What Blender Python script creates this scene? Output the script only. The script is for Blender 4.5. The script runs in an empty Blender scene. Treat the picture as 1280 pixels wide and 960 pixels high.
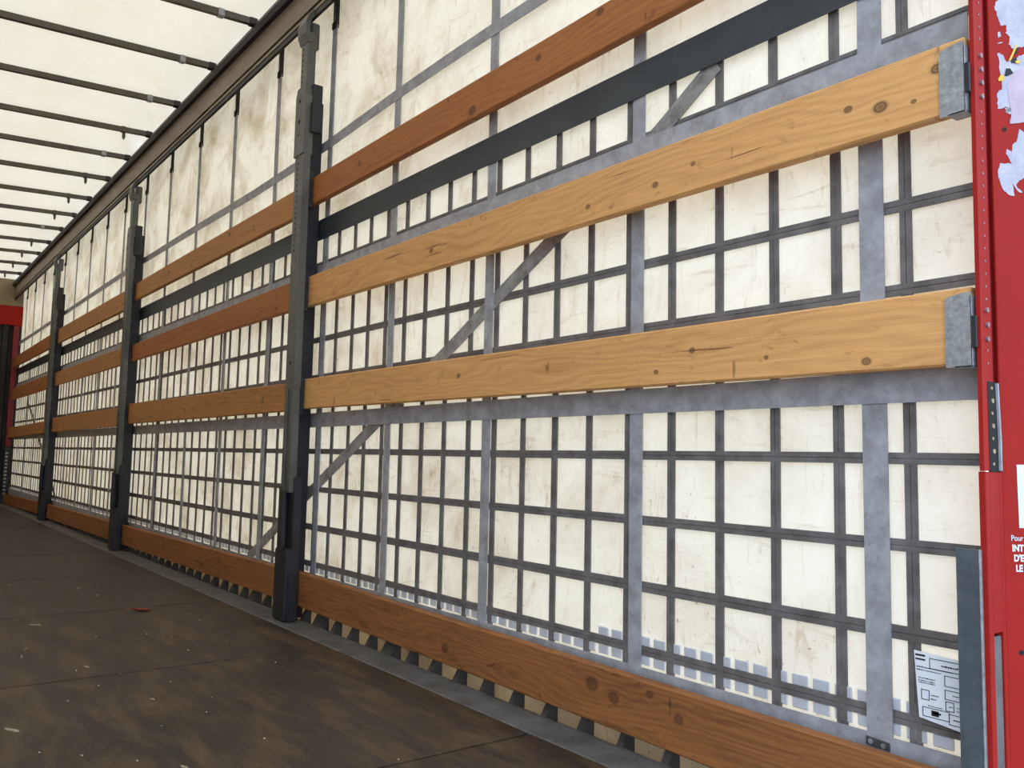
import bpy, bmesh, math, random
from mathutils import Vector, Matrix, noise

# ------------------------------------------------------------------ camera, sky, sun, exposure
SC = bpy.context.scene
COL = SC.collection
H = 0.74                       # floor to eye level; all z below are given relative to eye level and lifted by H
cam_d = bpy.data.cameras.new('camera')
cam = bpy.data.objects.new('camera', cam_d)
COL.objects.link(cam)
cam_d.sensor_width = 36.0
cam_d.lens = 1062.0 / 1280.0 * 36.0
cam_d.clip_start = 0.02
cR = Vector((0.60765917, 0.79392506, 0.02081688))
cU = Vector((0.05765397, -0.07023927, 0.99586267))
cF = Vector((-0.79210249, 0.60394491, 0.08845447))
M = Matrix.Identity(4)
for i in range(3):
    M[i][0] = cR[i]; M[i][1] = cU[i]; M[i][2] = -cF[i]
M[0][3], M[1][3], M[2][3] = 0.0, -1.6, H
cam.matrix_world = M
SC.camera = cam

world = bpy.data.worlds.new('sky')
SC.world = world
world.use_nodes = True
bg = world.node_tree.nodes['Background']
bg.inputs['Color'].default_value = (0.67, 0.81, 1.0, 1)
bg.inputs['Strength'].default_value = 2.1

sun_d = bpy.data.lights.new('sun', 'SUN')
sun_d.energy = 1.5
sun_d.angle = math.radians(2.0)
sun_d.color = (1.0, 0.90, 0.74)
sun = bpy.data.objects.new('sun', sun_d)
COL.objects.link(sun)
sun.rotation_euler = Vector((0.30, -0.34, -0.90)).to_track_quat('-Z', 'Y').to_euler()

vs = SC.view_settings
vs.view_transform = 'Standard'
vs.look = 'None'
vs.gamma = 1.0
vs.use_curve_mapping = False
vs.exposure = 0.58

rnd = random.Random(7)

# ------------------------------------------------------------------ mesh helpers
def BM():
    return bmesh.new()

def box(bm, x0, x1, y0, y1, z0, z1, bev=0.0, seg=1):
    vs_ = [bm.verts.new((x, y, z)) for x in (x0, x1) for y in (y0, y1) for z in (z0, z1)]
    f = [(0, 1, 3, 2), (4, 6, 7, 5), (0, 4, 5, 1), (2, 3, 7, 6), (0, 2, 6, 4), (1, 5, 7, 3)]
    fs = [bm.faces.new([vs_[i] for i in q]) for q in f]
    if bev > 0:
        es = list({e for fa in fs for e in fa.edges})
        bmesh.ops.bevel(bm, geom=es, offset=bev, segments=seg, affect='EDGES', profile=0.5)

def prism(bm, pts, axis, a0, a1):
    """extrude a 2-D outline along an axis; pts are the two other coordinates in order"""
    def mk(p, a):
        if axis == 'x': return (a, p[0], p[1])
        if axis == 'y': return (p[0], a, p[1])
        return (p[0], p[1], a)
    A = [bm.verts.new(mk(p, a0)) for p in pts]
    B = [bm.verts.new(mk(p, a1)) for p in pts]
    n = len(pts)
    fs = [bm.faces.new(A), bm.faces.new(B[::-1])]
    for i in range(n):
        fs.append(bm.faces.new((A[i], B[i], B[(i + 1) % n], A[(i + 1) % n])))
    bmesh.ops.recalc_face_normals(bm, faces=fs)

def quadbox(bm, corners_lo, corners_hi, bev=0.0):
    """8 corner box: four corners (near face) and four corners (far face)"""
    A = [bm.verts.new(c) for c in corners_lo]
    B = [bm.verts.new(c) for c in corners_hi]
    fs = [bm.faces.new(A), bm.faces.new(B[::-1])]
    for i in range(4):
        fs.append(bm.faces.new((A[i], B[i], B[(i + 1) % 4], A[(i + 1) % 4])))
    bmesh.ops.recalc_face_normals(bm, faces=fs)
    if bev > 0:
        es = list({e for fa in fs for e in fa.edges})
        bmesh.ops.bevel(bm, geom=es, offset=bev, segments=2, affect='EDGES', profile=0.5)

def ribbon(bm, path, w, y0, y1):
    """flat belt of width w and real thickness along a path of (x, z) points"""
    pts = []
    n = len(path)
    for i, p in enumerate(path):
        a = Vector(path[max(i - 1, 0)]); b = Vector(path[min(i + 1, n - 1)])
        d = (b - a).normalized(); nn = Vector((-d.y, d.x)) * (w / 2)
        pts.append((Vector(p) + nn, Vector(p) - nn))
    rows = [[bm.verts.new((q.x, y, q.y)) for q, y in ((u, y0), (l, y0), (l, y1), (u, y1))] for u, l in pts]
    fs = []
    for i in range(n - 1):
        for k in range(4):
            fs.append(bm.faces.new((rows[i][k], rows[i + 1][k], rows[i + 1][(k + 1) % 4], rows[i][(k + 1) % 4])))
    fs.append(bm.faces.new(rows[0])); fs.append(bm.faces.new(rows[-1][::-1]))
    bmesh.ops.recalc_face_normals(bm, faces=fs)

def disc(bm, c, r, axis, t, seg=14):
    """short cylinder with centre c, along axis, thickness t"""
    pts = [(math.cos(2 * math.pi * i / seg) * r, math.sin(2 * math.pi * i / seg) * r) for i in range(seg)]
    if axis == 'x':
        prism(bm, [(c[1] + p[0], c[2] + p[1]) for p in pts], 'x', c[0] - t / 2, c[0] + t / 2)
    elif axis == 'y':
        prism(bm, [(c[0] + p[0], c[2] + p[1]) for p in pts], 'y', c[1] - t / 2, c[1] + t / 2)
    else:
        prism(bm, [(c[0] + p[0], c[1] + p[1]) for p in pts], 'z', c[2] - t / 2, c[2] + t / 2)

ORG = {}
def tag(o, label=None, cat=None, group=None, kind=None):
    if label: o['label'] = label
    if cat: o['category'] = cat
    if group: o['group'] = group
    if kind: o['kind'] = kind
    return o

def root(name, loc, label, cat, group=None):
    o = bpy.data.objects.new(name, None)
    o.empty_display_size = 0.1
    COL.objects.link(o)
    o.location = (loc[0], loc[1], loc[2] + H)
    ORG[o.name] = Vector(loc)
    return tag(o, label, cat, group)

def obj(name, bm, mat, parent=None, origin=None, smooth=False):
    xs = [v.co for v in bm.verts]
    if origin is None:
        mn = Vector([min(v[i] for v in xs) for i in range(3)]); mx = Vector([max(v[i] for v in xs) for i in range(3)])
        origin = Vector(((mn.x + mx.x) / 2, (mn.y + mx.y) / 2, mn.z))
    origin = Vector(origin)
    for v in bm.verts: v.co -= origin
    me = bpy.data.meshes.new(name)
    bm.to_mesh(me); bm.free()
    if smooth:
        for p in me.polygons: p.use_smooth = True
    me.materials.append(mat)
    o = bpy.data.objects.new(name, me)
    COL.objects.link(o)
    ORG[o.name] = origin.copy()
    if parent is not None:
        o.parent = parent
        o.location = origin - ORG[parent.name]
    else:
        o.location = (origin.x, origin.y, origin.z + H)
    return o

def copy_tree(o, parent=None):
    c = o.copy(); COL.objects.link(c)
    c.parent = parent
    for ch in list(o.children):
        copy_tree(ch, c)
    return c

# ------------------------------------------------------------------ materials
def new_mat(name):
    m = bpy.data.materials.new(name); m.use_nodes = True
    nt = m.node_tree
    for n in list(nt.nodes): nt.nodes.remove(n)
    out = nt.nodes.new('ShaderNodeOutputMaterial')
    return m, nt, out

class G:
    """tiny node-graph writer"""
    def __init__(s, nt): s.nt = nt
    def n(s, t, **kw):
        x = s.nt.nodes.new(t)
        for k, v in kw.items(): setattr(x, k, v)
        return x
    def set(s, sock, v):
        if hasattr(v, 'is_output') or isinstance(v, bpy.types.NodeSocket): s.nt.links.new(v, sock)
        else: sock.default_value = v
    def math(s, op, a, b=0.0, c=None, clamp=False):
        x = s.n('ShaderNodeMath', operation=op); x.use_clamp = clamp
        s.set(x.inputs[0], a); s.set(x.inputs[1], b)
        if c is not None: s.set(x.inputs[2], c)
        return x.outputs[0]
    def mix(s, f, a, b, mode='MIX'):
        x = s.n('ShaderNodeMix', data_type='RGBA', blend_type=mode)
        s.set(x.inputs[0], f); s.set(x.inputs[6], a); s.set(x.inputs[7], b)
        return x.outputs[2]
    def noise(s, vec, scale=5, detail=4, rough=0.55, dist=0.0):
        x = s.n('ShaderNodeTexNoise')
        s.set(x.inputs['Vector'], vec)
        x.inputs['Scale'].default_value = scale; x.inputs['Detail'].default_value = detail
        x.inputs['Roughness'].default_value = rough; x.inputs['Distortion'].default_value = dist
        return x.outputs['Fac']
    def ramp(s, f, stops):
        x = s.n('ShaderNodeValToRGB')
        cr = x.color_ramp
        while len(cr.elements) < len(stops): cr.elements.new(0.5)
        for e, (p, c) in zip(cr.elements, stops):
            e.position = p
            e.color = (c[0], c[1], c[2], 1) if not isinstance(c, (int, float)) else (c, c, c, 1)
        s.set(x.inputs[0], f)
        return x.outputs[0]
    def map(s, vec, scale=(1, 1, 1), loc=(0, 0, 0)):
        x = s.n('ShaderNodeMapping'); s.set(x.inputs['Vector'], vec)
        x.inputs['Scale'].default_value = scale; x.inputs['Location'].default_value = loc
        return x.outputs[0]
    def obj(s): return s.n('ShaderNodeTexCoord').outputs['Object']
    def pos(s): return s.n('ShaderNodeNewGeometry').outputs['Position']
    def sep(s, v):
        x = s.n('ShaderNodeSeparateXYZ'); s.set(x.inputs[0], v); return x.outputs
    def bump(s, h, strength=0.3, dist=0.01):
        x = s.n('ShaderNodeBump'); s.set(x.inputs['Height'], h)
        x.inputs['Strength'].default_value = strength; x.inputs['Distance'].default_value = dist
        return x.outputs[0]
    def bsdf(s, col, rough=0.6, metal=0.0, normal=None, spec=0.5):
        x = s.n('ShaderNodeBsdfPrincipled')
        s.set(x.inputs['Base Color'], col if not isinstance(col, tuple) else (*col[:3], 1))
        s.set(x.inputs['Roughness'], rough); s.set(x.inputs['Metallic'], metal)
        x.inputs['Specular IOR Level'].default_value = spec
        if normal is not None: s.set(x.inputs['Normal'], normal)
        return x.outputs[0]

def mottled(name, a, b, scale=6, rough=0.6, metal=0.0, bump=0.1, stretch=(1, 1, 1), lo=0.35, hi=0.68, spec=0.4):
    m, nt, out = new_mat(name); g = G(nt)
    v = g.map(g.pos(), stretch)
    f = g.noise(v, scale, 6, 0.65)
    f2 = g.noise(v, scale * 9, 3, 0.6)
    ff = g.math('ADD', g.math('MULTIPLY', f, 0.75), g.math('MULTIPLY', f2, 0.25))
    c = g.ramp(ff, [(lo, a), (hi, b)])
    nt.links.new(g.bsdf(c, rough, metal, g.bump(f2, bump, 0.004), spec), out.inputs[0])
    return m

def belt(name, a, b, grime, amount):
    m, nt, out = new_mat(name); g = G(nt)
    p = g.pos()
    f = g.noise(p, 16, 6, 0.65)
    c = g.ramp(f, [(0.35, a), (0.68, b)])
    st = g.noise(g.map(p, (7, 1, 7)), 1.6, 8, 0.75, 0.8)
    sp = g.noise(g.map(p, (40, 1, 40)), 1.0, 3, 0.6)
    s = g.math('ADD', g.math('MULTIPLY', g.ramp(st, [(0.50, 0.0), (0.68, 1.0)]), 0.5), g.math('MULTIPLY', g.ramp(sp, [(0.62, 0.0), (0.72, 1.0)]), 0.5))
    c = g.mix(g.math('MULTIPLY', s, amount, clamp=True), c, (*grime, 1))
    w = g.noise(g.map(p, (220, 1, 220)), 1.0, 2, 0.5)
    nt.links.new(g.bsdf(c, 0.7, 0.0, g.bump(w, 0.2, 0.002), 0.25), out.inputs[0])
    return m

def tarp(name, col, trans_col, stain, amount, gloss=0.06, tr=0.55, lo=0.55, hi=0.8, far_dim=False):
    """translucent coated canvas with scuffs and grime"""
    m, nt, out = new_mat(name); g = G(nt)
    p = g.pos()
    n1 = g.noise(g.map(p, (1.0, 1.0, 1.0)), 3.2, 8, 0.68, 0.6)
    n2 = g.noise(g.map(p, (9.0, 1.0, 2.0)), 2.4, 6, 0.7, 1.2)      # scuffs running down
    n3 = g.noise(g.map(p, (2.0, 1.0, 11.0)), 2.0, 6, 0.7, 1.5)     # scuffs running along
    n4 = g.noise(p, 42, 3, 0.6)
    s1 = g.ramp(n1, [(lo - 0.12, 0.0), (hi, 1.0)])
    s2 = g.ramp(n2, [(lo + 0.02, 0.0), (hi + 0.05, 1.0)])
    s3 = g.ramp(n3, [(lo + 0.03, 0.0), (hi + 0.05, 1.0)])
    s4 = g.ramp(n4, [(0.64, 0.0), (0.72, 1.0)])
    n5 = g.noise(g.map(p, (26.0, 1.0, 5.0), (4, 0, 2)), 2.0, 4, 0.7, 2.0)
    n6 = g.noise(g.map(p, (60.0, 1.0, 90.0), (1, 0, 5)), 1.0, 2, 0.5)
    area = g.ramp(g.noise(p, 1.7, 3, 0.5), [(0.42, 0.0), (0.60, 1.0)])
    s5 = g.math('MULTIPLY', g.ramp(n5, [(0.63, 0.0), (0.70, 1.0)]), area)
    s6 = g.math('MULTIPLY', g.ramp(n6, [(0.68, 0.0), (0.72, 1.0)]), area)
    if far_dim:  # stains strengthen toward the front, colouring in the dimmer, warmer light there
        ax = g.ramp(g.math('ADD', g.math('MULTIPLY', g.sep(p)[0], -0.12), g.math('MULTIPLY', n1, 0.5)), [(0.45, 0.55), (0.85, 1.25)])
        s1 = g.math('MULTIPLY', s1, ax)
    s = g.math('ADD', g.math('MULTIPLY', s1, 0.62), g.math('ADD', g.math('MULTIPLY', s2, 0.6), g.math('MULTIPLY', s3, 0.5)))
    s = g.math('ADD', s, g.math('MULTIPLY', s4, g.math('MULTIPLY', s1, 0.5)))
    s = g.math('ADD', s, g.math('ADD', g.math('MULTIPLY', s5, 0.55), g.math('MULTIPLY', s6, 0.45)))
    s = g.math('MULTIPLY', s, amount, clamp=True)
    dc = g.mix(s, (*col, 1), (*stain, 1))
    tc = g.mix(s, (*trans_col, 1), (*[a * b for a, b in zip(stain, trans_col)], 1))
    d = g.n('ShaderNodeBsdfDiffuse'); t = g.n('ShaderNodeBsdfTranslucent')
    nt.links.new(dc, d.inputs[0]); nt.links.new(tc, t.inputs[0])
    b = g.bump(g.math('ADD', n1, g.math('MULTIPLY', n3, 0.5)), 0.25, 0.02)
    nt.links.new(b, d.inputs['Normal'])
    mx = g.n('ShaderNodeMixShader'); mx.inputs[0].default_value = tr
    nt.links.new(d.outputs[0], mx.inputs[1]); nt.links.new(t.outputs[0], mx.inputs[2])
    gl = g.n('ShaderNodeBsdfGlossy'); gl.inputs['Roughness'].default_value = 0.35
    nt.links.new(b, gl.inputs['Normal'])
    mx2 = g.n('ShaderNodeMixShader'); mx2.inputs[0].default_value = gloss
    nt.links.new(mx.outputs[0], mx2.inputs[1]); nt.links.new(gl.outputs[0], mx2.inputs[2])
    nt.links.new(mx2.outputs[0], out.inputs[0])
    return m

def wood(name, base, dark, seed, knots=(), grime=0.3, rings=1.0):
    """softwood board: long grain along local x, knots at local (x, z, r)"""
    m, nt, out = new_mat(name); g = G(nt)
    o = g.obj()
    o = g.map(o, (1, 1, 1), (seed * 7.3, seed * 1.7, seed * 0.61))
    x, y, z = g.sep(o)
    ox, oy, oz = g.sep(g.obj())
    warp = g.noise(g.map(o, (0.9, 2.0, 4.0)), 1.6, 3, 0.5)
    km = None; zz = z
    for kx, kz, r in knots:
        dx = g.math('SUBTRACT', ox, kx); dz = g.math('SUBTRACT', oz, kz)
        d2 = g.math('ADD', g.math('MULTIPLY', g.math('MULTIPLY', dx, dx), 0.6), g.math('MULTIPLY', dz, dz))
        d = g.math('SQRT', d2)
        # grain bends round the knot
        e = g.math('DIVIDE', g.math('MULTIPLY', dz, r * r * 2.0), g.math('ADD', d2, r * r * 2.0))
        zz = g.math('SUBTRACT', zz, e)
        k = g.ramp(g.math('DIVIDE', d, r * 1.6), [(0.0, 0.85), (0.40, 0.6), (0.55, 1.0), (0.72, 0.35), (1.0, 0.0)])
        km = k if km is None else g.math('MAXIMUM', km, k)
    gv = g.n('ShaderNodeCombineXYZ')
    nt.links.new(g.math('MULTIPLY', x, 0.55), gv.inputs[0]); nt.links.new(y, gv.inputs[1]); nt.links.new(zz, gv.inputs[2])
    ring = g.math('ADD', g.math('MULTIPLY', zz, 330.0 * rings), g.math('MULTIPLY', warp, 60.0))
    ring = g.math('ADD', g.math('MULTIPLY', g.math('SINE', ring), 0.5), 0.5)
    fib = g.noise(g.map(gv.outputs[0], (7, 30, 260)), 1.0, 5, 0.7)
    blot = g.noise(g.map(o, (1.2, 3, 7)), 1.3, 5, 0.6)
    f = g.math('ADD', g.math('MULTIPLY', ring, 0.15), g.math('ADD', g.math('MULTIPLY', fib, 0.62), g.math('MULTIPLY', blot, 0.42)))
    mid = tuple(0.55 * a + 0.45 * b for a, b in zip(base, dark))
    c = g.ramp(f, [(0.30, dark), (0.52, mid), (0.80, base)])
    gr = g.noise(g.map(o, (2.2, 2, 9)), 2.3, 7, 0.7, 0.8)
    grm = g.math('MULTIPLY', g.ramp(gr, [(0.52, 0.0), (0.78, 1.0)]), grime)
    c = g.mix(grm, c, (dark[0] * 0.45, dark[1] * 0.42, dark[2] * 0.42, 1))
    split = g.noise(g.map(o, (2.5, 3, 70)), 1.0, 3, 0.5, 0.4)
    c = g.mix(g.math('MULTIPLY', g.ramp(split, [(0.70, 0.0), (0.735, 1.0)]), 0.75), c, (dark[0] * 0.28, dark[1] * 0.25, dark[2] * 0.25, 1))
    dent = g.noise(g.map(o, (14, 5, 26)), 1.0, 5, 0.65, 1.2)
    c = g.mix(g.math('MULTIPLY', g.ramp(dent, [(0.62, 0.0), (0.70, 1.0)]), 0.35 + grime * 0.5), c, (dark[0] * 0.5, dark[1] * 0.45, dark[2] * 0.42, 1))
    nick = g.noise(g.map(o, (30, 5, 9)), 1.0, 2, 0.5)
    c = g.mix(g.math('MULTIPLY', g.ramp(nick, [(0.73, 0.0), (0.78, 1.0)]), 0.6), c, (dark[0] * 0.3, dark[1] * 0.26, dark[2] * 0.25, 1))
    if km is not None:
        c = g.mix(g.math('MULTIPLY', km, 0.95), c, (0.085, 0.034, 0.016, 1))
    nrm = g.bump(g.math('ADD', fib, g.math('MULTIPLY', gr, 0.4)), 0.25, 0.003)
    nt.links.new(g.bsdf(c, 0.62, 0.0, nrm, 0.3), out.inputs[0])
    return m

def floor_mat():
    m, nt, out = new_mat('phenolic_plywood'); g = G(nt)
    p = g.pos()
    a = g.noise(p, 1.1, 7, 0.65, 0.5)
    b = g.noise(g.map(p, (1.2, 4.5, 1), (3, 1, 0)), 2.0, 9, 0.75, 0.25)
    s = g.noise(g.map(p, (2.0, 26.0, 1)), 1.3, 5, 0.7, 0.8)       # drag scratches along the trailer
    d = g.noise(p, 70, 3, 0.6)
    c = g.ramp(a, [(0.30, (0.020, 0.0125, 0.009)), (0.55, (0.033, 0.021, 0.015)), (0.75, (0.048, 0.032, 0.021))])
    xs = g.sep(p)[0]
    near = g.ramp(g.math('ADD', xs, 5.0), [(0.0, 0.25), (1.0, 1.0)])          # worn more at the loading end
    w = g.math('MULTIPLY', g.ramp(b, [(0.46, 0.0), (0.66, 1.0)]), near)
    c = g.mix(g.math('MULTIPLY', w, 0.95), c, (0.105, 0.066, 0.028, 1))
    c = g.mix(g.math('MULTIPLY', g.ramp(s, [(0.54, 0.0), (0.68, 1.0)]), 0.5), c, (0.085, 0.058, 0.037, 1))
    c = g.mix(g.math('MULTIPLY', g.ramp(d, [(0.70, 0.0), (0.76, 1.0)]), 0.35), c, (0.22, 0.18, 0.14, 1))
    r = g.math('ADD', g.math('MULTIPLY', b, 0.3), 0.42)
    nt.links.new(g.bsdf(c, r, 0.0, g.bump(g.math('ADD', b, d), 0.15, 0.004), 0.35), out.inputs[0])
    return m

M_TARP = tarp('curtain_canvas', (0.85, 0.835, 0.83), (0.97, 0.805, 0.54), (0.40, 0.275, 0.15), 1.15, tr=0.36, far_dim=True)
M_ROOF = tarp('roof_canvas', (0.80, 0.77, 0.74), (0.89, 0.765, 0.575), (0.72, 0.62, 0.45), 0.5, lo=0.55, hi=0.85, tr=0.33)
M_HEM = tarp('soiled_hem', (0.72, 0.64, 0.50), (0.85, 0.72, 0.50), (0.20, 0.14, 0.08), 1.0, tr=0.5)
M_TAPE = tarp('reflective_cells', (0.74, 0.77, 0.84), (0.70, 0.72, 0.78), (0.5, 0.5, 0.52), 0.3, gloss=0.1, tr=0.42)
M_WEB = belt('dark_grid_webbing', (0.120, 0.106, 0.100), (0.200, 0.185, 0.178), (0.06, 0.05, 0.045), 0.7)
M_STRAP = belt('grey_belt_webbing', (0.27, 0.265, 0.275), (0.43, 0.432, 0.455), (0.11, 0.095, 0.08), 0.55)
M_BAND = mottled('anthracite_band', (0.030, 0.036, 0.042), (0.047, 0.054, 0.061), 6, 0.5, bump=0.1)
M_DIAG = belt('soiled_belt', (0.20, 0.185, 0.17), (0.40, 0.385, 0.375), (0.07, 0.06, 0.05), 1.0)
M_POST = mottled('painted_post_steel', (0.085, 0.085, 0.075), (0.150, 0.152, 0.135), 8, 0.45, 0.3, 0.15)
M_DARK = mottled('dark_steel', (0.018, 0.018, 0.022), (0.040, 0.040, 0.046), 9, 0.5, 0.3, 0.15)
M_TOOTH = mottled('grimy_tooth_steel', (0.05, 0.048, 0.045), (0.10, 0.097, 0.092), 12, 0.6, 0.3, 0.2)
M_HOLE = mottled('hole_shade', (0.008, 0.008, 0.008), (0.014, 0.013, 0.012), 9, 0.8)
M_RAIL = mottled('dusty_aluminium', (0.20, 0.160, 0.115), (0.30, 0.245, 0.18), 5, 0.5, 0.25, 0.1, (0.4, 1, 1))
M_RAILD = mottled('dark_rail', (0.020, 0.017, 0.016), (0.045, 0.038, 0.033), 6, 0.55, 0.2)
M_BOW = mottled('grey_bow_steel', (0.075, 0.063, 0.050), (0.125, 0.108, 0.088), 7, 0.45, 0.4)
M_GALV = mottled('galvanised_steel', (0.21, 0.215, 0.22), (0.44, 0.445, 0.45), 70, 0.45, 0.45, 0.1)
M_SLATE = mottled('slate_grey_plate', (0.075, 0.090, 0.102), (0.130, 0.148, 0.162), 12, 0.42, 0.3, 0.15)
M_STRIP = mottled('worn_edge_steel', (0.085, 0.080, 0.074), (0.20, 0.196, 0.194), 9, 0.6, 0.3, 0.3)
M_RED = mottled('red_paint', (0.30, 0.013, 0.009), (0.36, 0.017, 0.012), 3, 0.6, 0.0, 0.05, spec=0.15)
M_REDD = mottled('red_paint_groove', (0.17, 0.008, 0.010), (0.22, 0.011, 0.012), 5, 0.45, 0.0, 0.05)
M_RIVET = mottled('rivet_zinc', (0.26, 0.17, 0.19), (0.36, 0.27, 0.29), 20, 0.4, 0.5)
M_PAPER = mottled('torn_paper', (0.36, 0.34, 0.41), (0.55, 0.535, 0.60), 26, 0.8)
M_PINK = mottled('pinkish_paper', (0.44, 0.34, 0.40), (0.56, 0.46, 0.52), 22, 0.8)
M_YEL = mottled('yellow_print', (0.75, 0.42, 0.04), (0.85, 0.52, 0.08), 20, 0.7)
M_INK = mottled('black_ink', (0.012, 0.012, 0.014), (0.02, 0.02, 0.024), 20, 0.7)
M_WHITE = mottled('white_print', (0.62, 0.65, 0.70), (0.70, 0.73, 0.78), 20, 0.6)
M_FORM = mottled('white_form_film', (0.78, 0.81, 0.87), (0.86, 0.89, 0.93), 12, 0.5)
M_FLOOR = floor_mat()
M_FRONT = mottled('front_panel_dark', (0.016, 0.014, 0.013), (0.034, 0.030, 0.027), 4, 0.7)
M_TAN = mottled('front_top_panel', (0.20, 0.15, 0.09), (0.34, 0.26, 0.15), 7, 0.6)
M_GROUND = mottled('yard_asphalt', (0.14, 0.135, 0.13), (0.20, 0.195, 0.19), 2, 0.9)
M_LEAF = mottled('dry_red_leaf', (0.20, 0.045, 0.025), (0.30, 0.075, 0.04), 60, 0.7)
M_CHIP = mottled('pale_splinter', (0.28, 0.22, 0.14), (0.45, 0.37, 0.26), 60, 0.8)
M_CRUMB = mottled('pale_crumb', (0.42, 0.40, 0.36), (0.6, 0.58, 0.54), 60, 0.8)

XR, XF = -0.70, -13.58          # rear frame, front wall
YL = -2.46                      # opposite side wall

def bowline(y):
    yy = y if y > -1.22 else -2.44 - y
    return 2.338 + 0.047 * (yy + 0.05)

# ------------------------------------------------------------------ the setting
bm = BM(); box(bm, -30, 18, -20, 20, -2.05, -1.95)
tag(obj('ground', bm, M_GROUND), kind='structure')

bm = BM()                                                    # sheets of plywood butted at 1.25 m
x = -0.60
while x > XF - 0.02:
    nx = max(x - 1.2475, XF)
    box(bm, nx, x - 0.012, YL, -0.102, -0.768, -0.740, 0.0015)
    x -= 1.2475
    if x <= XF: break
box(bm, XF, -0.6, YL, -0.102, -0.80, -0.768)
tag(obj('floor', bm, M_FLOOR), kind='structure')

bm = BM()                                                    # steel edge of the deck
box(bm, XF, -0.66, -0.100, 0.030, -0.80, -0.739, 0.003)
edge = tag(obj('trim_1', bm, M_STRIP), kind='structure')
tooth_me = None
k = 0
xt = -0.86
while xt > XF + 0.1 and k < 82:
    bm = BM()
    w = 0.011 if rnd.random() < 0.82 else 0.038
    prism(bm, [(0.022, -0.80), (0.070, -0.80), (0.070, -0.690), (0.052, -0.690), (0.022, -0.742)], 'x', xt - w, xt + w)
    obj('lashing_tooth', bm, M_TOOTH, edge)
    xt -= 0.1555; k += 1

bm = BM()                                                    # headboard: corrugated dark sheet with a pale top
pts = []
y = YL
while y < 0.02:
    pts += [(y, XF - 0.02), (y + 0.06, XF - 0.02), (y + 0.075, XF + 0.01), (y + 0.135, XF + 0.01)]
    y += 0.15
poly = [(p[1], p[0]) for p in pts] + [(XF - 0.06, pts[-1][0]), (XF - 0.06, YL)]
prism(bm, poly, 'z', -0.80, 1.715)
wall_front = tag(obj('wall_front', bm, M_FRONT), kind='structure')
bm = BM(); box(bm, XF - 0.06, XF + 0.02, YL, 0.115, 1.985, 2.38, 0.004)
obj('top_panel', bm, M_TAN, wall_front)
bm = BM(); box(bm, XF - 0.05, XF + 0.045, YL, 0.115, 1.715, 1.985, 0.008, 2)
tag(obj('trim_2', bm, M_RED), kind='structure')

bm = BM()                                                    # the other side of the trailer
box(bm, XF, XR, YL - 0.03, YL - 0.028, -0.95, 2.26)
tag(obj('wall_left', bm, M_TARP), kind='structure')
bm = BM(); box(bm, XF, XR, YL - 0.07, YL + 0.04, 2.07, 2.34, 0.004)
tag(obj('trim_3', bm, M_RAIL), kind='structure')

# roof canvas stretched over the bows
BOWS = [-4.40, -5.08, -5.80, -6.50, -7.14, -7.82, -8.56, -9.27, -9.96, -10.70, -11.40, -12.15, -12.90]
ALLB = [XR, -1.0, -1.68, -2.36, -3.04, -3.72] + BOWS + [XF]
bm = BM()
ny = 64
cols_ = []
for a, b in zip(ALLB[:-1], ALLB[1:]):
    for i in range(9): cols_.append((a + (b - a) * i / 9.0, i / 9.0))
cols_.append((ALLB[-1], 0.0))
grid = []
for X, t in cols_:
    r_ = []
    for j in range(ny + 1):
        Y = 0.03 + (YL - 0.06) * (j / ny) ** 1.25
        edge_f = max(0.0, 1.0 - (0.03 - Y) / 0.55)
        z = bowline(min(Y, -0.02)) + 0.022
        z += 0.020 * math.sin(math.pi * t) * (1 - edge_f * 0.3)
        z += edge_f * 0.13 * math.sin(math.pi * t) * noise.noise(Vector((X * 4.0 + Y * 7, Y * 2.0, 1.3)))
        z += 0.028 * math.sin(math.pi * t) * abs(noise.noise(Vector((X * 2.0 + Y * 3.2, Y * 0.8, 4.4))))
        z += math.sin(math.pi * t) * 0.022 * noise.noise(Vector((X * 2.2, Y * 2.2, 7.7)))
        r_.append(bm.verts.new((X, Y, z)))
    grid.append(r_)
for i in range(len(grid) - 1):
    for j in range(ny):
        bm.faces.new((grid[i][j], grid[i + 1][j], grid[i + 1][j + 1], grid[i][j + 1]))
tag(obj('ceiling', bm, M_ROOF, smooth=True), kind='structure')

# ------------------------------------------------------------------ roof rail
rail = root('roof_rail', (-7.0, 0, 2.06), 'long dusty aluminium roof rail running above the white curtain', 'rail')
bm = BM()
prism(bm, [(-0.028, 2.142), (-0.030, 2.250), (-0.036, 2.264), (0.0, 2.264), (0.0, 2.142)], 'x', XF, XR)
obj('rail_body', bm, M_RAIL, rail)
bm = BM()
prism(bm, [(-0.062, 2.262), (-0.072, 2.290), (-0.056, 2.330), (0.085, 2.330), (0.085, 2.265), (-0.03, 2.2645)], 'x', XF, XR)
obj('upper_lip', bm, M_RAILD, rail)
bm = BM()
prism(bm, [(-0.010, 2.100), (-0.010, 2.144), (-0.002, 2.144), (-0.002, 2.100)], 'x', XF, XR)
prism(bm, [(-0.020, 2.068), (-0.030, 2.074), (-0.030, 2.098), (-0.010, 2.101), (-0.003, 2.100), (-0.014, 2.092)], 'x', XF, XR)
obj('curtain_track', bm, M_RAILD, rail)
bm = BM(); box(bm, XF, XR, -0.033, -0.028, 2.102, 2.118, 0.001); box(bm, XF, XR, -0.029, -0.009, 2.104, 2.112)
obj('bright_lip', bm, M_RAIL, rail)

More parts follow.
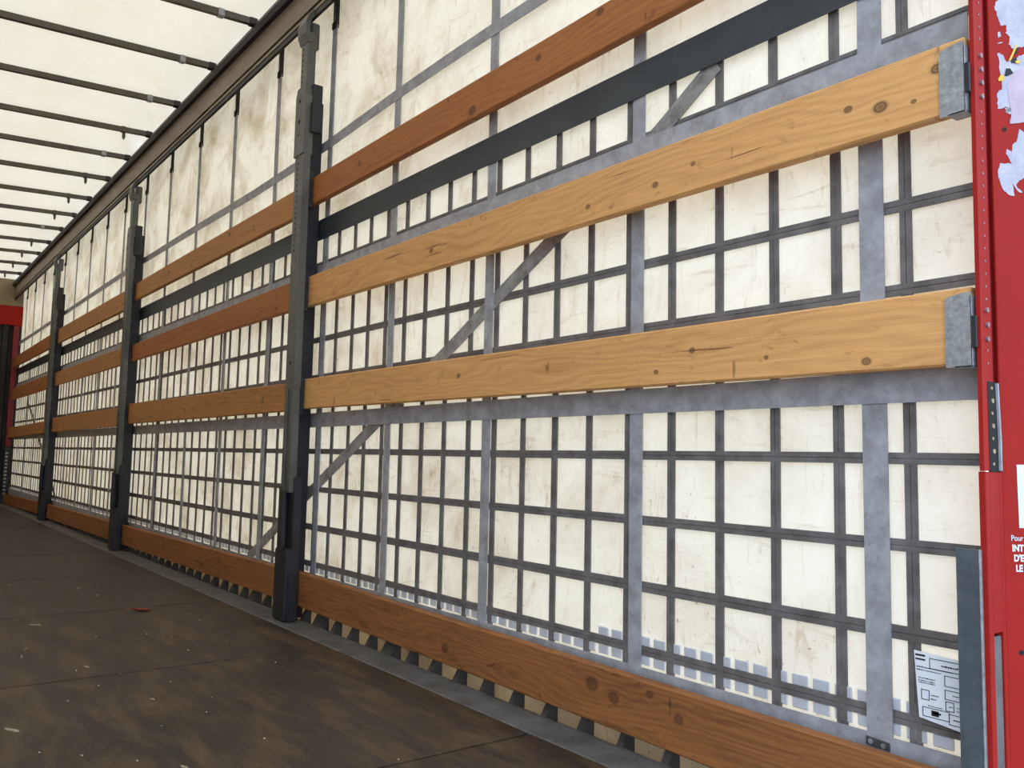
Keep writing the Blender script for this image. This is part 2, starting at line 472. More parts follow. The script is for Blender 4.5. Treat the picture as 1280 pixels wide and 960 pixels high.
# ------------------------------------------------------------------ roof bows
HANG = {3, 5, 6, 7, 9, 10, 11, 12}
ORD = ['first', 'second', 'third', 'fourth', 'fifth', 'sixth', 'seventh', 'eighth', 'ninth', 'tenth', 'eleventh', 'twelfth', 'thirteenth']
def make_bow(X, hang, label):
    r = root('roof_bow', (X, -1.22, 2.28), label, 'roof bow', 'roof bows under the white roof canvas')
    bm = BM()
    ys = [-0.05, -0.6, -1.22, -1.84, -2.40]
    for a, b in zip(ys[:-1], ys[1:]):
        za, zb = bowline(a), bowline(b)
        quadbox(bm, [(X - .015, a, za - .017), (X + .015, a, za - .017), (X + .015, a, za + .017), (X - .015, a, za + .017)],
                [(X - .015, b, zb - .017), (X + .015, b, zb - .017), (X + .015, b, zb + .017), (X - .015, b, zb + .017)])
    obj('bow_tube', bm, M_BOW, r)
    z = bowline(-0.24)
    bm = BM(); box(bm, X - .020, X + .020, -.258, -.225, z - .022, z + .020, .003)
    obj('collar', bm, M_GALV if not hang else M_BOW, r)
    if hang:
        bm = BM(); prism(bm, [(-.250, z - .02), (-.230, z - .02), (-.228, z - .055), (-.236, z - .075), (-.248, z - .06)], 'x', X - .008, X + .008)
        obj('hook', bm, M_BOW, r)
    z = bowline(-0.07)
    bm = BM(); box(bm, X - .021, X + .021, -.090, -.045, z - .022, z + .020, .005)
    obj('end_bracket', bm, M_RAILD, r)
for i, X in enumerate(BOWS):
    q = 'nearest the rear' if i == 0 else ORD[i] + ' from the rear' if i < len(BOWS) - 1 else 'farthest, beside the red headboard'
    make_bow(X, i in HANG, 'grey steel roof bow, %s%s' % (q, ', with a hanging hook' if i in HANG else ', with a plain collar'))

# ------------------------------------------------------------------ the side curtain
cur = root('side_curtain', (-7.0, 0.078, -0.95), 'white translucent trailer curtain with a dark grid of webbing', 'curtain')
bm = BM()
nx, nz = 260, 34
vv = []
for i in range(nx + 1):
    X = XF + 0.024 + (XR - 0.032 - XF - 0.024) * i / nx
    c = []
    for j in range(nz + 1):
        Z = -0.95 + 3.21 * j / nz
        Y = 0.0785 + 0.004 * (noise.noise(Vector((X * 1.6, Z * 1.3, 3.1))) + 0.6)
        c.append(bm.verts.new((X, Y, Z)))
    vv.append(c)
for i in range(nx):
    for j in range(nz):
        bm.faces.new((vv[i][j], vv[i + 1][j], vv[i + 1][j + 1], vv[i][j + 1]))
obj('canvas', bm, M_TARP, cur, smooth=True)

GV = [-.873, -1.03, -1.191, -1.351, -1.508, -1.665, -1.823, -1.977, -2.134, -2.29, -2.442, -2.598, -2.753, -2.908,
      -3.062, -3.214, -3.361, -3.521, -3.678]
while GV[-1] > XF + 0.2: GV.append(GV[-1] - 0.1557)
for X in GV:                                                 # thin dark uprights with a stitched centre line
    bm = BM()
    for s in (-1, 1):
        ribbon(bm, [(X + s * .0062, -0.56), (X + s * .0062 + rnd.uniform(-.001, .001), 0.2), (X + s * .0062, 1.03)], 0.0116, 0.0730, 0.0780)
    obj('grid_webbing', bm, M_WEB, cur)
XW = [XR - 0.034, XF + 0.024]
def hrow(name, z0, z1, mat, y0, y1, split=False, wob=0.002):
    bm = BM()
    path = []
    n = 60
    for i in range(n + 1):
        X = XW[0] + (XW[1] - XW[0]) * i / n
        path.append((X, (z0 + z1) / 2 + wob * noise.noise(Vector((X * 1.1, z0 * 5, 0)))))
    if split:
        h = (z1 - z0) / 2
        ribbon(bm, [(a, b + h / 2) for a, b in path], h - .0012, y0, y1)
        ribbon(bm, [(a, b - h / 2) for a, b in path], h - .0012, y0, y1)
        ribbon(bm, path, .004, y1 - .002, y1)
    else:
        ribbon(bm, path, z1 - z0, y0, y1)
    return obj(name, bm, mat, cur)
for zc, w in ((0.0185, .025), (-0.155, .026), (-0.328, .029), (-0.494, .026), (0.364, .025), (0.540, .027), (0.902, .020)):
    hrow('grid_webbing_row', zc - w / 2, zc + w / 2, M_WEB, 0.0722, 0.0770, True)
hrow('dark_band', 1.015, 1.114, M_BAND, 0.0600, 0.0630)
hrow('belt_webbing_row', 0.130, 0.196, M_STRAP, 0.0610, 0.0640)
hrow('belt_webbing_row', 0.820, 0.892, M_STRAP, 0.0610, 0.0640)
hrow('belt_webbing_row', -0.62, -0.533, M_STRAP, 0.0610, 0.0640)
bm = BM()
seam = [(-0.735, 1.50), (-1.99, 1.503), (-2.24, 1.503), (-2.6, 1.501), (-3.0, 1.494), (-3.78, 1.466), (-4.62, 1.461), (-5.8, 1.48), (-7.14, 1.492), (-9, 1.488), (-11, 1.48), (XF + .024, 1.47)]
ribbon(bm, seam, 0.047, 0.0610, 0.0640)
obj('seam_band', bm, M_STRAP, cur)
hem = hrow('soiled_hem', -0.95, -0.63, M_HEM, 0.0715, 0.0765)
bm = BM()                                                    # reflective cells low on the canvas
X = -0.80
while X > XF + 0.1:
    for z0, z1 in ((-.5305, -.507), (-.482, -.458)):
        if z0 > -.5 and X < -1.75: continue
        box(bm, X - .040, X, 0.0735, 0.0775, z0, z1, 0.002)
    X -= 0.0519
obj('reflective_tape', bm, M_TAPE, cur)

SX = [-.943, -1.626, -2.324, -3.0, -3.640]
while SX[-1] > XF + 0.5: SX.append(SX[-1] - 0.676)
for k, X in enumerate(SX):                                   # wide grey tension belts
    w = 0.054 if k == 0 else 0.046
    bm = BM()
    ribbon(bm, [(X, -0.56), (X + rnd.uniform(-.003, .003), -.2), (X, .13), (X, .6), (X + rnd.uniform(-.004, .004), 1.2), (X, 1.6), (X, 2.25)], w, 0.0650, 0.0690)
    st = obj('tension_belt', bm, M_STRAP, cur)
    bm = BM(); box(bm, X - .022, X + .022, 0.058, 0.076, 2.035, 2.07, .003); box(bm, X + .016, X + .026, .06, .074, 2.05, 2.24)
    obj('roller_hanger', bm, M_RAILD, st)
def diag(path):
    n = []
    for i in range(len(path) - 1):
        for t in range(6):
            f = t / 6.0
            a, b = path[i], path[i + 1]
            px, pz = a[0] + (b[0] - a[0]) * f, a[1] + (b[1] - a[1]) * f
            n.append((px, pz + 0.004 * noise.noise(Vector((px * 9, 2, 0)))))
    n.append(path[-1])
    bm = BM(); ribbon(bm, n, 0.052, 0.0690, 0.0715)
    obj('diagonal_belt', bm, M_DIAG, cur)
diag([(-1.355, 1.02), (-1.38, 1.005), (-1.575, .884), (-1.99, .69), (-2.62, .37), (-3.10, .137), (-3.765, -.195), (-4.46, -.545)])
diag([(-12.47, .612), (-11.92, .39), (-11.32, .09), (-10.87, -.10), (-10.36, -.36), (-10.07, -.52)])

# ------------------------------------------------------------------ wooden side slats and kick boards
TAN = ((0.77, 0.410, 0.150), (0.49, 0.225, 0.074))
OCH = ((0.52, 0.245, 0.082), (0.30, 0.115, 0.034))
RST = ((0.45, 0.165, 0.048), (0.22, 0.072, 0.023))
KCK = ((0.37, 0.142, 0.042), (0.12, 0.046, 0.018))
seed = [0]
def board(name, xl, zl, xr, zr, wl, wr, pal, label, cat, group, knots=(), th=0.028, grime=0.3, bracket=False, rings=1.0):
    """board between (xl, top zl) and (xr, top zr), depths wl, wr"""
    seed[0] += 1
    xm = (xl + xr) / 2; z0 = min(zl - wl, zr - wr)
    r = root(name, (xm, th / 2, z0), label, cat, group)
    nseg = 10
    bm = BM()
    sec = []
    for i in range(nseg + 1):
        f = i / nseg
        X = xl + (xr - xl) * f; t = zl + (zr - zl) * f; b = t - (wl + (wr - wl) * f)
        s = 0.002 * noise.noise(Vector((X * 1.3, seed[0] * 3.1, 0)))
        t += s; b += s
        c = .004
        ring = [(0, b + c), (0, t - c), (c, t), (th - c, t), (th, t - c), (th, b + c), (th - c, b), (c, b)]
        sec.append([bm.verts.new((X, p[0], p[1])) for p in ring])
    fs = [bm.faces.new(sec[0]), bm.faces.new(sec[-1][::-1])]
    for i in range(nseg):
        for j in range(8):
            fs.append(bm.faces.new((sec[i][j], sec[i + 1][j], sec[i + 1][(j + 1) % 8], sec[i][(j + 1) % 8])))
    bmesh.ops.recalc_face_normals(bm, faces=fs)
    kk = [(kx - xm, kz - z0, kr) for kx, kz, kr in knots]
    m = wood('wood_%d' % seed[0], pal[0], pal[1], seed[0], kk, grime, rings)
    obj('plank', bm, m, r, origin=(xm, th / 2, z0))
    if bracket:
        b0 = zr - wr
        bm = BM()
        prism(bm, [(xr - .045, b0 - .004), (xr + .003, b0 - .004), (xr + .003, zr - .010), (xr - .010, zr - .010), (xr - .036, zr - .014), (xr - .042, zr - .017), (xr - .045, zr - .024)], 'y', -.004, -.0005)
        box(bm, xr - .030, xr + .0035, -.004, th + .003, b0 - .005, b0 - .001, .0008)
        box(bm, xr + .0005, xr + .0035, -.004, th + .003, b0 - .004, zr - .016, .0008)
        br = obj('end_bracket', bm, M_GALV, r)
        bm = BM(); box(bm, xr + .0035, xr + .012, -.0060, -.0005, b0 + .030, zr - .055, .001)
        obj('hook_plate', bm, M_DARK, br)
    return r

PX = [-3.700, -6.935, -10.17]                                  # posts
ENDS = [(-3.700, -0.716), (-6.935, -3.776), (-10.17, -7.011), (XF + .065, -10.246)]
BAY = ['in the bay beside the red rear post', 'in the second bay from the rear', 'in the third bay from the rear', 'in the bay beside the headboard']
# (top-left z, top-right z, depth-left, depth-right, palette)
R1 = [(1.301, 1.310, .133, .138, RST), (1.293, 1.290, .132, .142, OCH), (1.292, 1.286, .155, .160, OCH), (1.262, 1.287, .138, .160, RST)]
R2 = [(.828, .814, .142, .143, TAN), (.815, .834, .127, .142, RST), (.821, .824, .138, .140, OCH), (.828, .829, .160, .155, RST)]
R3 = [(.349, .334, .138, .144, TAN), (.361, .340, .152, .134, OCH), (.338, .346, .149, .150, OCH), (.290, .318, .140, .128, OCH)]
KB = [(-.523, -.553, .150, .148, KCK), (-.549, -.527, .145, .146, KCK), (-.567, -.550, .146, .144, KCK), (-.612, -.567, .130, .136, KCK)]
KN1 = [(-1.718, 1.286, .010), (-2.359, 1.20, .014), (-1.997, 1.254, .009), (-3.2, 1.24, .009)]
KN2 = [(-.766, .769, .0085), (-.882, .730, .0105), (-.953, .748, .0065), (-.813, .719, .004), (-1.50, .722, .007), (-1.759, .723, .006), (-1.373, .744, .005), (-2.6, .75, .008)]
KN3 = [(-.921, .212, .0070), (-1.375, .275, .006), (-1.493, .230, .005), (-1.16, .24, .004), (-2.4, .28, .007)]
KNK = [(-1.718, -.594, .016), (-1.635, -.611, .013), (-1.414, -.611, .010), (-2.439, -.635, .013), (-1.508, -.574, .008)]
rown = [('top', R1, [KN1, (), (), ()]), ('middle', R2, [KN2, (), (), ()]), ('lowest', R3, [KN3, (), (), ()])]
tone = {id(TAN): 'light tan', id(OCH): 'ochre brown', id(RST): 'reddish brown'}
for rn, R, KN in rown:
    for b in range(4):
        zl, zr, wl, wr, pal = R[b]
        xl, xr = ENDS[b]
        br = b == 0
        kn = KN[b] or [(rnd.uniform(xl + .2, xr - .2), rnd.uniform(zl - wl + .03, zl - .03), rnd.uniform(.006, .011)) for _ in range(4)]
        board('cargo_board', xl, zl, xr, zr, wl, wr, pal,
              '%s wooden board, %s of three %s' % (tone[id(pal)], rn, BAY[b]), 'board', 'wooden boards along the curtain', kn, bracket=br,
              grime=.18 if pal is TAN else .32, rings=0.8)
for b in range(4):
    zl, zr, wl, wr, pal = KB[b]
    xl, xr = ENDS[b]
    if b == 0: xr = -0.765
    kn = KNK if b == 0 else [(rnd.uniform(xl + .2, xr - .2), rnd.uniform(zl - wl + .03, zl - .03), rnd.uniform(.008, .013)) for _ in range(4)]
    board('kick_board', xl, zl, xr, zr, wl, wr, pal, 'weathered orange brown kick board at floor level %s' % BAY[b], 'board',
          'kick boards along the floor edge', kn, th=.030, grime=.62)

# ------------------------------------------------------------------ posts between the bays
def make_post(X, label):
    r = root('curtain_post', (X, -0.02, -0.74), label, 'post', 'steel posts between the slats')
    # lit front channel, folded sheet with a slot at its foot
    bm = BM()
    xa, xb = X - .048, X + .048
    prism(bm, [(xa, -.060), (xb, -.060), (xb, -.026), (xb - .012, -.026), (xb - .012, -.050), (xa + .012, -.050), (xa + .012, -.026), (xa, -.026)], 'z', .30, 1.45)
    for s0, s1 in ((xa, xa + .030), (xb - .030, xb)):
        box(bm, s0, s1, -.060, -.026, -.17, .30, .002)
    box(bm, xa + .028, xb - .028, -.052, -.030, -.17, .30)
    ch = obj('front_channel', bm, M_POST, r)
    bm = BM()
    z = 1.42
    while z > .95:
        box(bm, X - .020, X - .012, -.0606, -.058, z - .012, z)
        z -= .026
    disc(bm, (X - .002, -.0600, .42), .008, 'y', .002)
    obj('slot_row', bm, M_HOLE, ch)
    # dark body that carries the slat pockets
    bm = BM()
    box(bm, X - .072, X - .002, -.026, .052, -.735, 1.68, .003)
    body = obj('post_body', bm, M_DARK, r)
    for s in (-1, 1):
        for zc in (1.235, .745, .27):
            x0, x1 = (X + .016, X + .040) if s > 0 else (X - .075, X - .054)
            bm = BM(); box(bm, x0, x1, -.022, -.004, zc - .085, zc + .085, .001)
            obj('board_pocket', bm, M_DARK, r)
    bm = BM()
    z = 1.35
    while z > -.5:
        disc(bm, (X - .0015, -.015, z), .004, 'x', .004, 8); z -= .115
    obj('rivet_row', bm, M_GALV, body)
    # sliding head: wider sleeve with a plate on each side
    bm = BM()
    prism(bm, [(X - .060, 1.40), (X + .050, 1.40), (X + .050, 1.68), (X + .040, 1.73), (X - .045, 1.73), (X - .060, 1.69)], 'y', -.064, -.020)
    hd = obj('head_sleeve', bm, M_POST, r)
    bm = BM(); box(bm, X - .092, X - .058, -.045, -.010, 1.43, 1.63, .006)
    obj('side_plate', bm, M_POST, hd)
    bm = BM(); box(bm, X + .050, X + .072, -.036, .015, 1.50, 1.65, .004); box(bm, X + .03, X + .056, -.03, .02, 1.62, 1.74, .004)
    obj('latch_block', bm, M_DARK, hd)
    bm = BM()
    disc(bm, (X - .012, -.0645, 1.665), .008, 'y', .003); disc(bm, (X - .012, -.0645, 1.565), .009, 'y', .003); disc(bm, (X - .012, -.0645, 1.50), .004, 'y', .003)
    obj('bolt_hole', bm, M_HOLE, hd)
    # perforated neck
    bm = BM()
    box(bm, X - .040, X + .032, -.056, -.012, 1.70, 2.00, .004)
    nk = obj('neck', bm, M_POST, r)
    bm = BM()
    z = 1.955
    while z > 1.74:
        box(bm, X - .022, X - .013, -.0566, -.054, z - .011, z); z -= .027
    obj('hole_row', bm, M_HOLE, nk)
    # bent bracket under the roof rail
    bm = BM()
    prof = [(-.030, 2.115), (-.060, 2.075), (-.075, 2.030), (-.072, 1.985), (-.058, 1.945), (-.040, 1.945), (-.050, 1.99), (-.052, 2.03), (-.040, 2.065), (-.010, 2.10)]
    prism(bm, prof, 'x', X - .052, X + .040)
    box(bm, X - .048, X + .012, -.030, .012, 1.93, 2.060, .006)
    obj('top_bracket', bm, M_POST, r)
    # foot with locking lever
    bm = BM()
    box(bm, X - .070, X + .062, -.066, -.020, -.735, -.42, .006)
    box(bm, X - .075, X - .040, -.058, -.010, -.42, -.14, .006)
    box(bm, X + .018, X + .066, -.040, -.003, -.735, -.10, .006)
    obj('foot', bm, M_DARK, r)
    bm = BM()
    prism(bm, [(X - .020, -.42), (X + .026, -.42), (X + .020, -.16), (X - .014, -.16)], 'y', -.078, -.060)
    lv = obj('locking_lever', bm, M_DARK, r)
    bm = BM(); box(bm, X + .066, X + .072, -.052, -.020, -.735, -.52, .002)
    obj('lever_rod', bm, M_DARK, lv)
    return r
p0 = make_post(PX[0], 'dark steel curtain post nearest the camera, between the first two slat bays')
for X, lb in ((PX[1], 'dark steel curtain post second from the rear, halfway along the curtain'), (PX[2], 'dark steel curtain post nearest the headboard, thinnest in view')):
    c = copy_tree(p0); c['label'] = lb; c.location.x = X

# front corner post
fc = root('front_corner_post', (XF + .04, .02, -.74), 'red corner post at the far end beside the dark headboard', 'post')
bm = BM(); box(bm, XF + .022, XF + .060, -.02, .05, .03, 1.71, .004)
obj('red_upright', bm, M_REDD, fc)
bm = BM(); box(bm, XF + .0, XF + .022, .045, .115, -.735, 1.71, .002)
obj('edge_seal', bm, M_DARK, fc)
bm = BM(); box(bm, XF + .022, XF + .060, -.025, .05, -.735, .03, .004)
fs_ = obj('slotted_foot', bm, M_DARK, fc)
bm = BM()
for k in range(12): box(bm, XF + .0605, XF + .062, -.01, .02, -.62 + k * .05, -.595 + k * .05)
obj('slot_row', bm, M_GALV, fs_)

# ------------------------------------------------------------------ red rear corner post
rp = root('rear_corner_post', (XR, .15, -1.0), 'bright red rear corner post with torn stickers and white lettering', 'post')
bm = BM()
prism(bm, [(.0012, -.003), (.046, -.003), (.046, 3.0), (.0225, 3.0)], 'x', XR - .008, XR)
fl = obj('flange', bm, M_RED, rp)
bm = BM()
z = 1.05
while z > .18:
    if not (.68 < z < .80 or .22 < z < .31): disc(bm, (XR + .0004, .030 - .005 * (1 - z), z), .0024, 'x', .0016, 8)
    z -= .0238
obj('perforation_row', bm, M_RIVET, fl)
bm = BM()
for yy, z in ((.0282, .778), (.0299, .752), (.0305, .726), (.0299, .699), (.0243, .291), (.0259, .264), (.0245, .2375)):
    disc(bm, (XR + .002, yy, z), .0048, 'x', .005, 12)
obj('rivet', bm, M_RIVET, rp)
bm = BM()
box(bm, XR - .018, XR - .0095, .040, .086, -.003, 3.0, .001)
obj('groove', bm, M_REDD, rp)
FT = Vector((.56, .83, 0)).normalized(); FN = Vector((FT.y, -FT.x, 0))       # the wide face stands at an angle to the flange
FB = Vector((XR, .074, 0))
def on_face(bm):
    for v in bm.verts:
        v.co = FB + FT * v.co.y + FN * v.co.x + Vector((0, 0, v.co.z))
    return bm
bm = BM()
box(bm, -.028, 0, -.002, .170, -1.0, 3.0, .0015)
box(bm, -.045, -.027, .150, .170, -1.0, 3.0, .001)
on_face(bm)
obj('main_face', bm, M_RED, rp)
bm = BM()                                                    # lower plate, with the long recess left open
box(bm, XR - .012, XR, .0045, .0222, -1.0, -.004, .001)
box(bm, XR - .012, XR, .0222, .0590, -.291, -.004, .001)
box(bm, XR - .012, XR, .0590, .0725, -1.0, -.004, .001)
obj('lower_plate', bm, M_RED, rp)
bm = BM()
box(bm, XR - .024, XR - .0145, .018, .066, -1.0, -.28)
obj('recess', bm, M_REDD, rp)
bm = BM()
box(bm, XR - .0140, XR - .003, .026, .0575, -1.0, -.298, .002)
obj('grey_seal', bm, M_STRIP, rp)
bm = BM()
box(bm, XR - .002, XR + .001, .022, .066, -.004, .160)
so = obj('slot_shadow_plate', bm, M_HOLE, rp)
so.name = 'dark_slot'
bm = BM()
path = [(.055, .158), (.058, .10), (.061, .05), (.060, -.002)]
for a, b in zip(path[:-1], path[1:]):
    prism(bm, [(a[0] - .003, a[1]), (a[0] + .003, a[1]), (b[0] + .003, b[1]), (b[0] - .003, b[1])], 'x', XR + .001, XR + .005)
obj('cable', bm, M_STRAP, rp)
bm = BM()
for k in range(7): disc(bm, (XR + .0015, .036 + .003 * (k % 2), .148 - k * .023), .0045 if k % 2 else .003, 'x', .002, 9)
obj('slot_rivets', bm, M_CHIP, rp)
bm = BM(); disc(bm, (0, .0242, .6476), .0046, 'x', .0012, 16); on_face(bm)
obj('hole', bm, M_HOLE, rp)
bm = BM(); disc(bm, (0, .0256, -.3293), .0046, 'x', .0012, 16); on_face(bm)
obj('hole', bm, M_HOLE, rp)
def patch(name, pts, mat, t=.0007, lift=0.0):
    bm = BM(); prism(bm, pts, 'x', lift + .0001, lift + t); on_face(bm)
    return obj(name, bm, mat, rp)
def rag(pts, n=2, a=.002, s=1):
    """roughen a torn outline"""
    out = []; q = random.Random(s)
    for i, p in enumerate(pts):
        b = pts[(i + 1) % len(pts)]
        out.append(p)
        for k in range(1, n + 1):
            f = k / (n + 1.0)
            out.append((p[0] + (b[0] - p[0]) * f + q.uniform(-a, a), p[1] + (b[1] - p[1]) * f + q.uniform(-a, a)))
    return out
patch('torn_sticker', rag([(0.0154, 0.903), (0.0118, 0.8899), (0.0161, 0.8739), (0.022, 0.8565), (0.0347, 0.8539), (0.0327, 0.8393), (0.0405, 0.8333), (0.0368, 0.817), (0.0461, 0.8078), (0.0688, 0.8154), (0.1014, 0.83), (0.106, 0.9602), (0.0439, 0.9404), (0.032, 0.9202)], 4, .0019, 3), M_PAPER)
patch('torn_sticker', rag([(0.0138, 0.7982), (0.0233, 0.797), (0.0324, 0.7815), (0.052, 0.7921), (0.0682, 0.7993), (0.1008, 0.8138), (0.0967, 0.6968), (0.0644, 0.6874), (0.0349, 0.6591), (0.0402, 0.6767), (0.0276, 0.6809), (0.0312, 0.6922), (0.012, 0.6881), (0.0113, 0.7182), (0.0211, 0.7267), (0.0204, 0.7537)], 4, .0017, 5), M_PAPER)
patch('torn_sticker', rag([(0.0537, 0.6505), (0.0629, 0.643), (0.0946, 0.6381), (0.0921, 0.5672), (0.06, 0.5549), (0.047, 0.545), (0.0436, 0.5386), (0.0558, 0.525), (0.0464, 0.5278), (0.0359, 0.543), (0.0398, 0.5182), (0.0304, 0.5194), (0.0196, 0.5267), (0.0109, 0.5497), (0.0081, 0.5637), (0.0134, 0.5811), (0.0371, 0.5805), (0.0296, 0.5943), (0.0251, 0.6004), (0.0286, 0.61), (0.0363, 0.604), (0.04, 0.6199), (0.0464, 0.6233), (0.05, 0.6361)], 2, .0013, 9), M_PAPER)
patch('paper_flake', [(0.0167, 0.8417), (0.0215, 0.8419), (0.0228, 0.8324), (0.0188, 0.8321), (0.0179, 0.8297), (0.0164, 0.8304)], M_PAPER)
patch('paper_flake', [(0.0144, 0.8174), (0.024, 0.8195), (0.0257, 0.822), (0.0193, 0.8209)], M_PAPER)
patch('paper_flake', [(0.0263, 0.6904), (0.0391, 0.6925), (0.0389, 0.6846), (0.0292, 0.681)], M_PAPER)
patch('pink_paper', rag([(0.0413, 0.7595), (0.0511, 0.7664), (0.0997, 0.7816), (0.0957, 0.6698), (0.0349, 0.6591), (0.0388, 0.683), (0.0308, 0.7303)], 2, .001, 11), M_PINK, .0007, .0007)
patch('yellow_print', [(0.0357, 0.7848), (0.0405, 0.7851), (0.0561, 0.8196), (0.0511, 0.8161)], M_YEL, .0007, .0014)
patch('yellow_print', rag([(0.0138, 0.747), (0.0205, 0.7569), (0.0283, 0.7509), (0.0249, 0.7443), (0.0152, 0.7423)], 1, .001, 4), M_YEL, .0007, .0007)
patch('yellow_print', rag([(0.0485, 0.7839), (0.0582, 0.786), (0.0563, 0.7795), (0.0499, 0.7791)], 1, .001, 6), M_YEL, .0007, .0021)
patch('black_print', rag([(0.0406, 0.7883), (0.052, 0.7921), (0.0516, 0.7808), (0.042, 0.7803)], 1, .001, 7), M_INK, .0007, .0014)
patch('black_print', rag([(0.0493, 0.808), (0.0591, 0.8133), (0.0538, 0.8002), (0.0473, 0.7966)], 1, .0008, 8), M_INK, .0007, .0007)
patch('black_print', rag([(0.0304, 0.7686), (0.0384, 0.769), (0.0445, 0.7597), (0.0348, 0.7544), (0.0268, 0.754)], 1, .001, 9), M_INK, .0007, .0014)
patch('white_label', [(.0270, .0096), (.105, .0112), (.100, -.1040), (.0286, -.1058)], M_WHITE)
def text(body, y, z, size, bold=0.0, sx=1.0):
    cu = bpy.data.curves.new('lettering', 'FONT')
    cu.body = body; cu.size = size; cu.extrude = .0004; cu.offset = bold
    cu.materials.append(M_WHITE)
    t = bpy.data.objects.new('lettering_outline', cu); COL.objects.link(t)
    bpy.context.view_layer.update()
    me = bpy.data.meshes.new_from_object(t.evaluated_get(bpy.context.evaluated_depsgraph_get()))
    bpy.data.objects.remove(t); bpy.data.curves.remove(cu)
    me.name = 'lettering'
    o = bpy.data.objects.new('lettering', me); COL.objects.link(o)
    o.parent = rp
    q = Matrix((FT, Vector((0, 0, 1)), FN)).transposed().to_4x4() @ Matrix.Diagonal((sx, 1, 1, 1))
    q.translation = FB + FT * y + FN * .0006 + Vector((0, 0, z)) - ORG[rp.name]
    o.matrix_local = q
    return o
text('Pour', .0118, -.1292, .0150, 0.0, .80)
text('INT', .0134, -.1478, .0166, .00065, .80)
text("D'E", .0161, -.1660, .0166, .00065, .80)
text('LE', .0193, -.1842, .0166, .00065, .80)

# grey corner plate at the foot of the red post
cp = root('corner_plate', (-.73, 0, -1.0), 'slate grey steel corner plate at the foot of the red post', 'plate')
bm = BM(); box(bm, -.752, -.7115, -.004, -.0005, -1.0, -.143, .001)
obj('plate_face', bm, M_SLATE, cp)
bm = BM(); box(bm, -.7118, -.7085, -.0055, .003, -1.0, -.143, .0008)
obj('folded_edge', bm, M_GALV, cp)

# printed form on the curtain
fm = root('inspection_form', (-.77, .0640, -.47), 'white printed form with black boxes stuck low on the curtain', 'sticker')
bm = BM()
quadbox(bm, [(-.866, .0590, -.353), (-.740, .0590, -.360), (-.740, .0590, -.492), (-.858, .0590, -.478)],
        [(-.866, .0598, -.353), (-.740, .0598, -.360), (-.740, .0598, -.492), (-.858, .0598, -.478)])
obj('form_sheet', bm, M_FORM, fm)
bm = BM()
def bar(x0, x1, z0, z1): box(bm, x0 - .008, x1 - .008, .0582, .0589, z0, z1)
def frame(x0, x1, z0, z1, t=.0012):
    bar(x0, x1, z0, z0 + t); bar(x0, x1, z1 - t, z1); bar(x0, x0 + t, z0, z1); bar(x1 - t, x1, z0, z1)
bar(-.855, -.836, -.3625, -.3590); bar(-.855, -.836, -.3700, -.3670)
frame(-.828, -.745, -.383, -.363); frame(-.800, -.745, -.410, -.390); frame(-.800, -.745, -.434, -.416)
frame(-.845, -.829, -.443, -.424); frame(-.799, -.783, -.455, -.437); frame(-.843, -.792, -.474, -.456); frame(-.793, -.745, -.479, -.459)
q = random.Random(5)
def scrib(x0, x1, z, h=.0016):
    x = x0
    while x < x1:
        w = q.uniform(.0015, .004); bar(x, min(x + w, x1), z, z + h * q.uniform(.7, 1.2)); x += w + .0012
for z in (-.3835, -.3890): scrib(-.853, -.806 + (z + .389) * 4, z)
for z in (-.4040, -.4090, -.4125): scrib(-.850, -.818, z)
scrib(-.805, -.748, -.3755, .003); scrib(-.785, -.755, -.4255); scrib(-.826, -.812, -.433); scrib(-.826, -.816, -.440)
scrib(-.792, -.786, -.447); scrib(-.778, -.752, -.446); scrib(-.778, -.752, -.452); scrib(-.832, -.806, -.4535); scrib(-.785, -.748, -.470, .0025)
bar(-.826, -.812, -.470, -.460); bar(-.823, -.808, -.466, -.4625)
obj('form_print', bm, M_INK, fm)

# small riveted buckle plate
bk = root('buckle_plate', (-.95, .06, -.56), 'small dark plate with two bright rivets on the lower curtain band', 'plate')
bm = BM()
quadbox(bm, [(-.968, .0560, -.541), (-.918, .0560, -.544), (-.918, .0560, -.560), (-.968, .0560, -.557)],
        [(-.968, .0605, -.541), (-.918, .0605, -.544), (-.918, .0605, -.560), (-.968, .0605, -.557)], .0015)
obj('plate', bm, M_TOOTH, bk)
bm = BM(); disc(bm, (-.957, .0552, -.5492), .0050, 'y', .003)
obj('rivet', bm, M_GALV, bk)
bm = BM(); disc(bm, (-.930, .0552, -.5520), .0050, 'y', .003)
obj('rivet', bm, M_GALV, bk)

# ------------------------------------------------------------------ bits lying on the floor
lf = root('dry_leaf', (-4.23, -.51, -.739), 'curled red dry leaf lying on the dark floor', 'leaf')
bm = BM()
n = 9
top = []
for i in range(n):
    f = i / (n - 1.0)
    w = .018 * math.sin(math.pi * min(f * 1.05 + .02, 1)) + .001
    c = []
    for s in (-1, -.5, 0, .5, 1):
        c.append(Vector((-4.23 + (f - .5) * .10, -.51 + s * w + .012 * math.sin(f * 4), -.7375 + .009 * abs(s) ** 2 + .007 * (f - .5) ** 2 * 4)))
    top.append(c)
va = [[bm.verts.new(p) for p in c] for c in top]
vb = [[bm.verts.new(p - Vector((0, 0, .0012))) for p in c] for c in top]
for i in range(n - 1):
    for j in range(4):
        bm.faces.new((va[i][j], va[i + 1][j], va[i + 1][j + 1], va[i][j + 1]))
        bm.faces.new((vb[i][j + 1], vb[i + 1][j + 1], vb[i + 1][j], vb[i][j]))
obj('blade', bm, M_LEAF, lf)
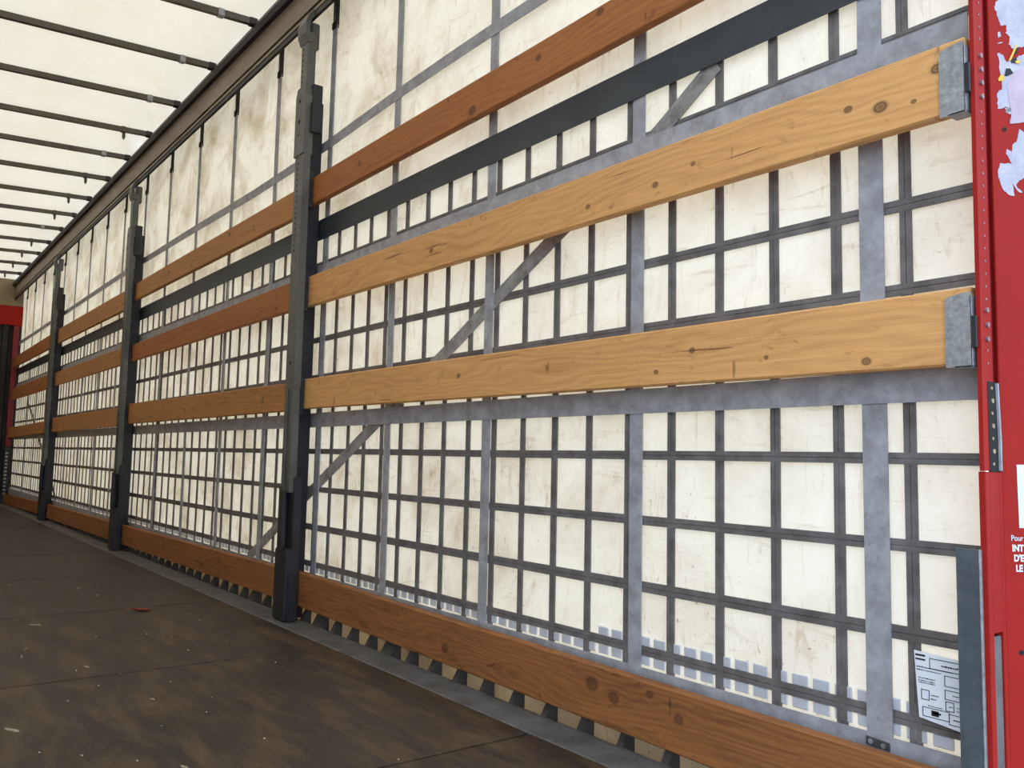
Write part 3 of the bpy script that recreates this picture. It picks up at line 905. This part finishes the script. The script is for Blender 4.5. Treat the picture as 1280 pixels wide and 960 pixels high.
bm = BM(); quadbox(bm, [(-4.28, -.511, -.728), (-4.28, -.508, -.728), (-4.28, -.508, -.725), (-4.28, -.511, -.725)],
                   [(-4.315, -.518, -.739), (-4.315, -.516, -.739), (-4.315, -.516, -.737), (-4.315, -.518, -.737)])
obj('stalk', bm, M_LEAF, lf)
lf.rotation_euler.z = 0.85
CH = [(-5.11, -.61, .06), (-4.81, -.58, .05), (-3.65, -1.06, .05), (-3.52, -1.09, .06), (-3.25, -.93, .05), (-2.63, -1.23, .08), (-2.11, -.94, .035), (-3.89, -.35, .04),
      (-4.13, -.96, .07), (-2.73, -.85, .025), (-5.4, -.9, .05)]
for i, (x, y, L) in enumerate(CH):
    a = rnd.uniform(-.6, .9); w = L * rnd.uniform(.04, .08)
    d = Vector((math.cos(a), math.sin(a))) * L * .36; nn = Vector((-math.sin(a), math.cos(a))) * w
    bm = BM()
    pts = [(x - d.x, y - d.y), (x - d.x * .5 - nn.x, y - d.y * .5 - nn.y), (x + d.x * .6 - nn.x * .8, y + d.y * .6 - nn.y * .8), (x + d.x, y + d.y),
           (x + d.x * .5 + nn.x, y + d.y * .5 + nn.y), (x - d.x * .6 + nn.x * .7, y - d.y * .6 + nn.y * .7)]
    prism(bm, pts, 'z', -.7398, -.7365)
    tag(obj('wood_splinter', bm, M_CHIP), 'pale wood splinter lying on the dark floor', 'splinter', 'wood splinters on the floor')
CR = [(-3.32, -.57), (-2.84, -1.06), (-2.4, -1.2), (-2.32, -1.12), (-3.09, -.86), (-2.97, -.95), (-2.51, -.76), (-2.21, -1.02), (-3.21, -.97), (-2.97, -.37), (-1.87, -.5), (-2.2, -.71),
      (-3.7, -.62), (-3.75, -.8), (-3.6, -.55), (-2.65, -.7), (-2.45, -.9), (-2.9, -.75), (-3.4, -.4)]
for x, y in CR:
    bm = BM()
    bmesh.ops.create_icosphere(bm, subdivisions=1, radius=rnd.uniform(.0018, .0034))
    for v in bm.verts:
        v.co *= 1 + .4 * noise.noise(v.co * 300 + Vector((x, y, 0)))
        v.co.z *= .5; v.co += Vector((x, y, -.7372))
    tag(obj('grit_crumb', bm, M_CRUMB), 'tiny pale crumb of grit on the dark floor', 'crumb', 'crumbs of grit on the floor')
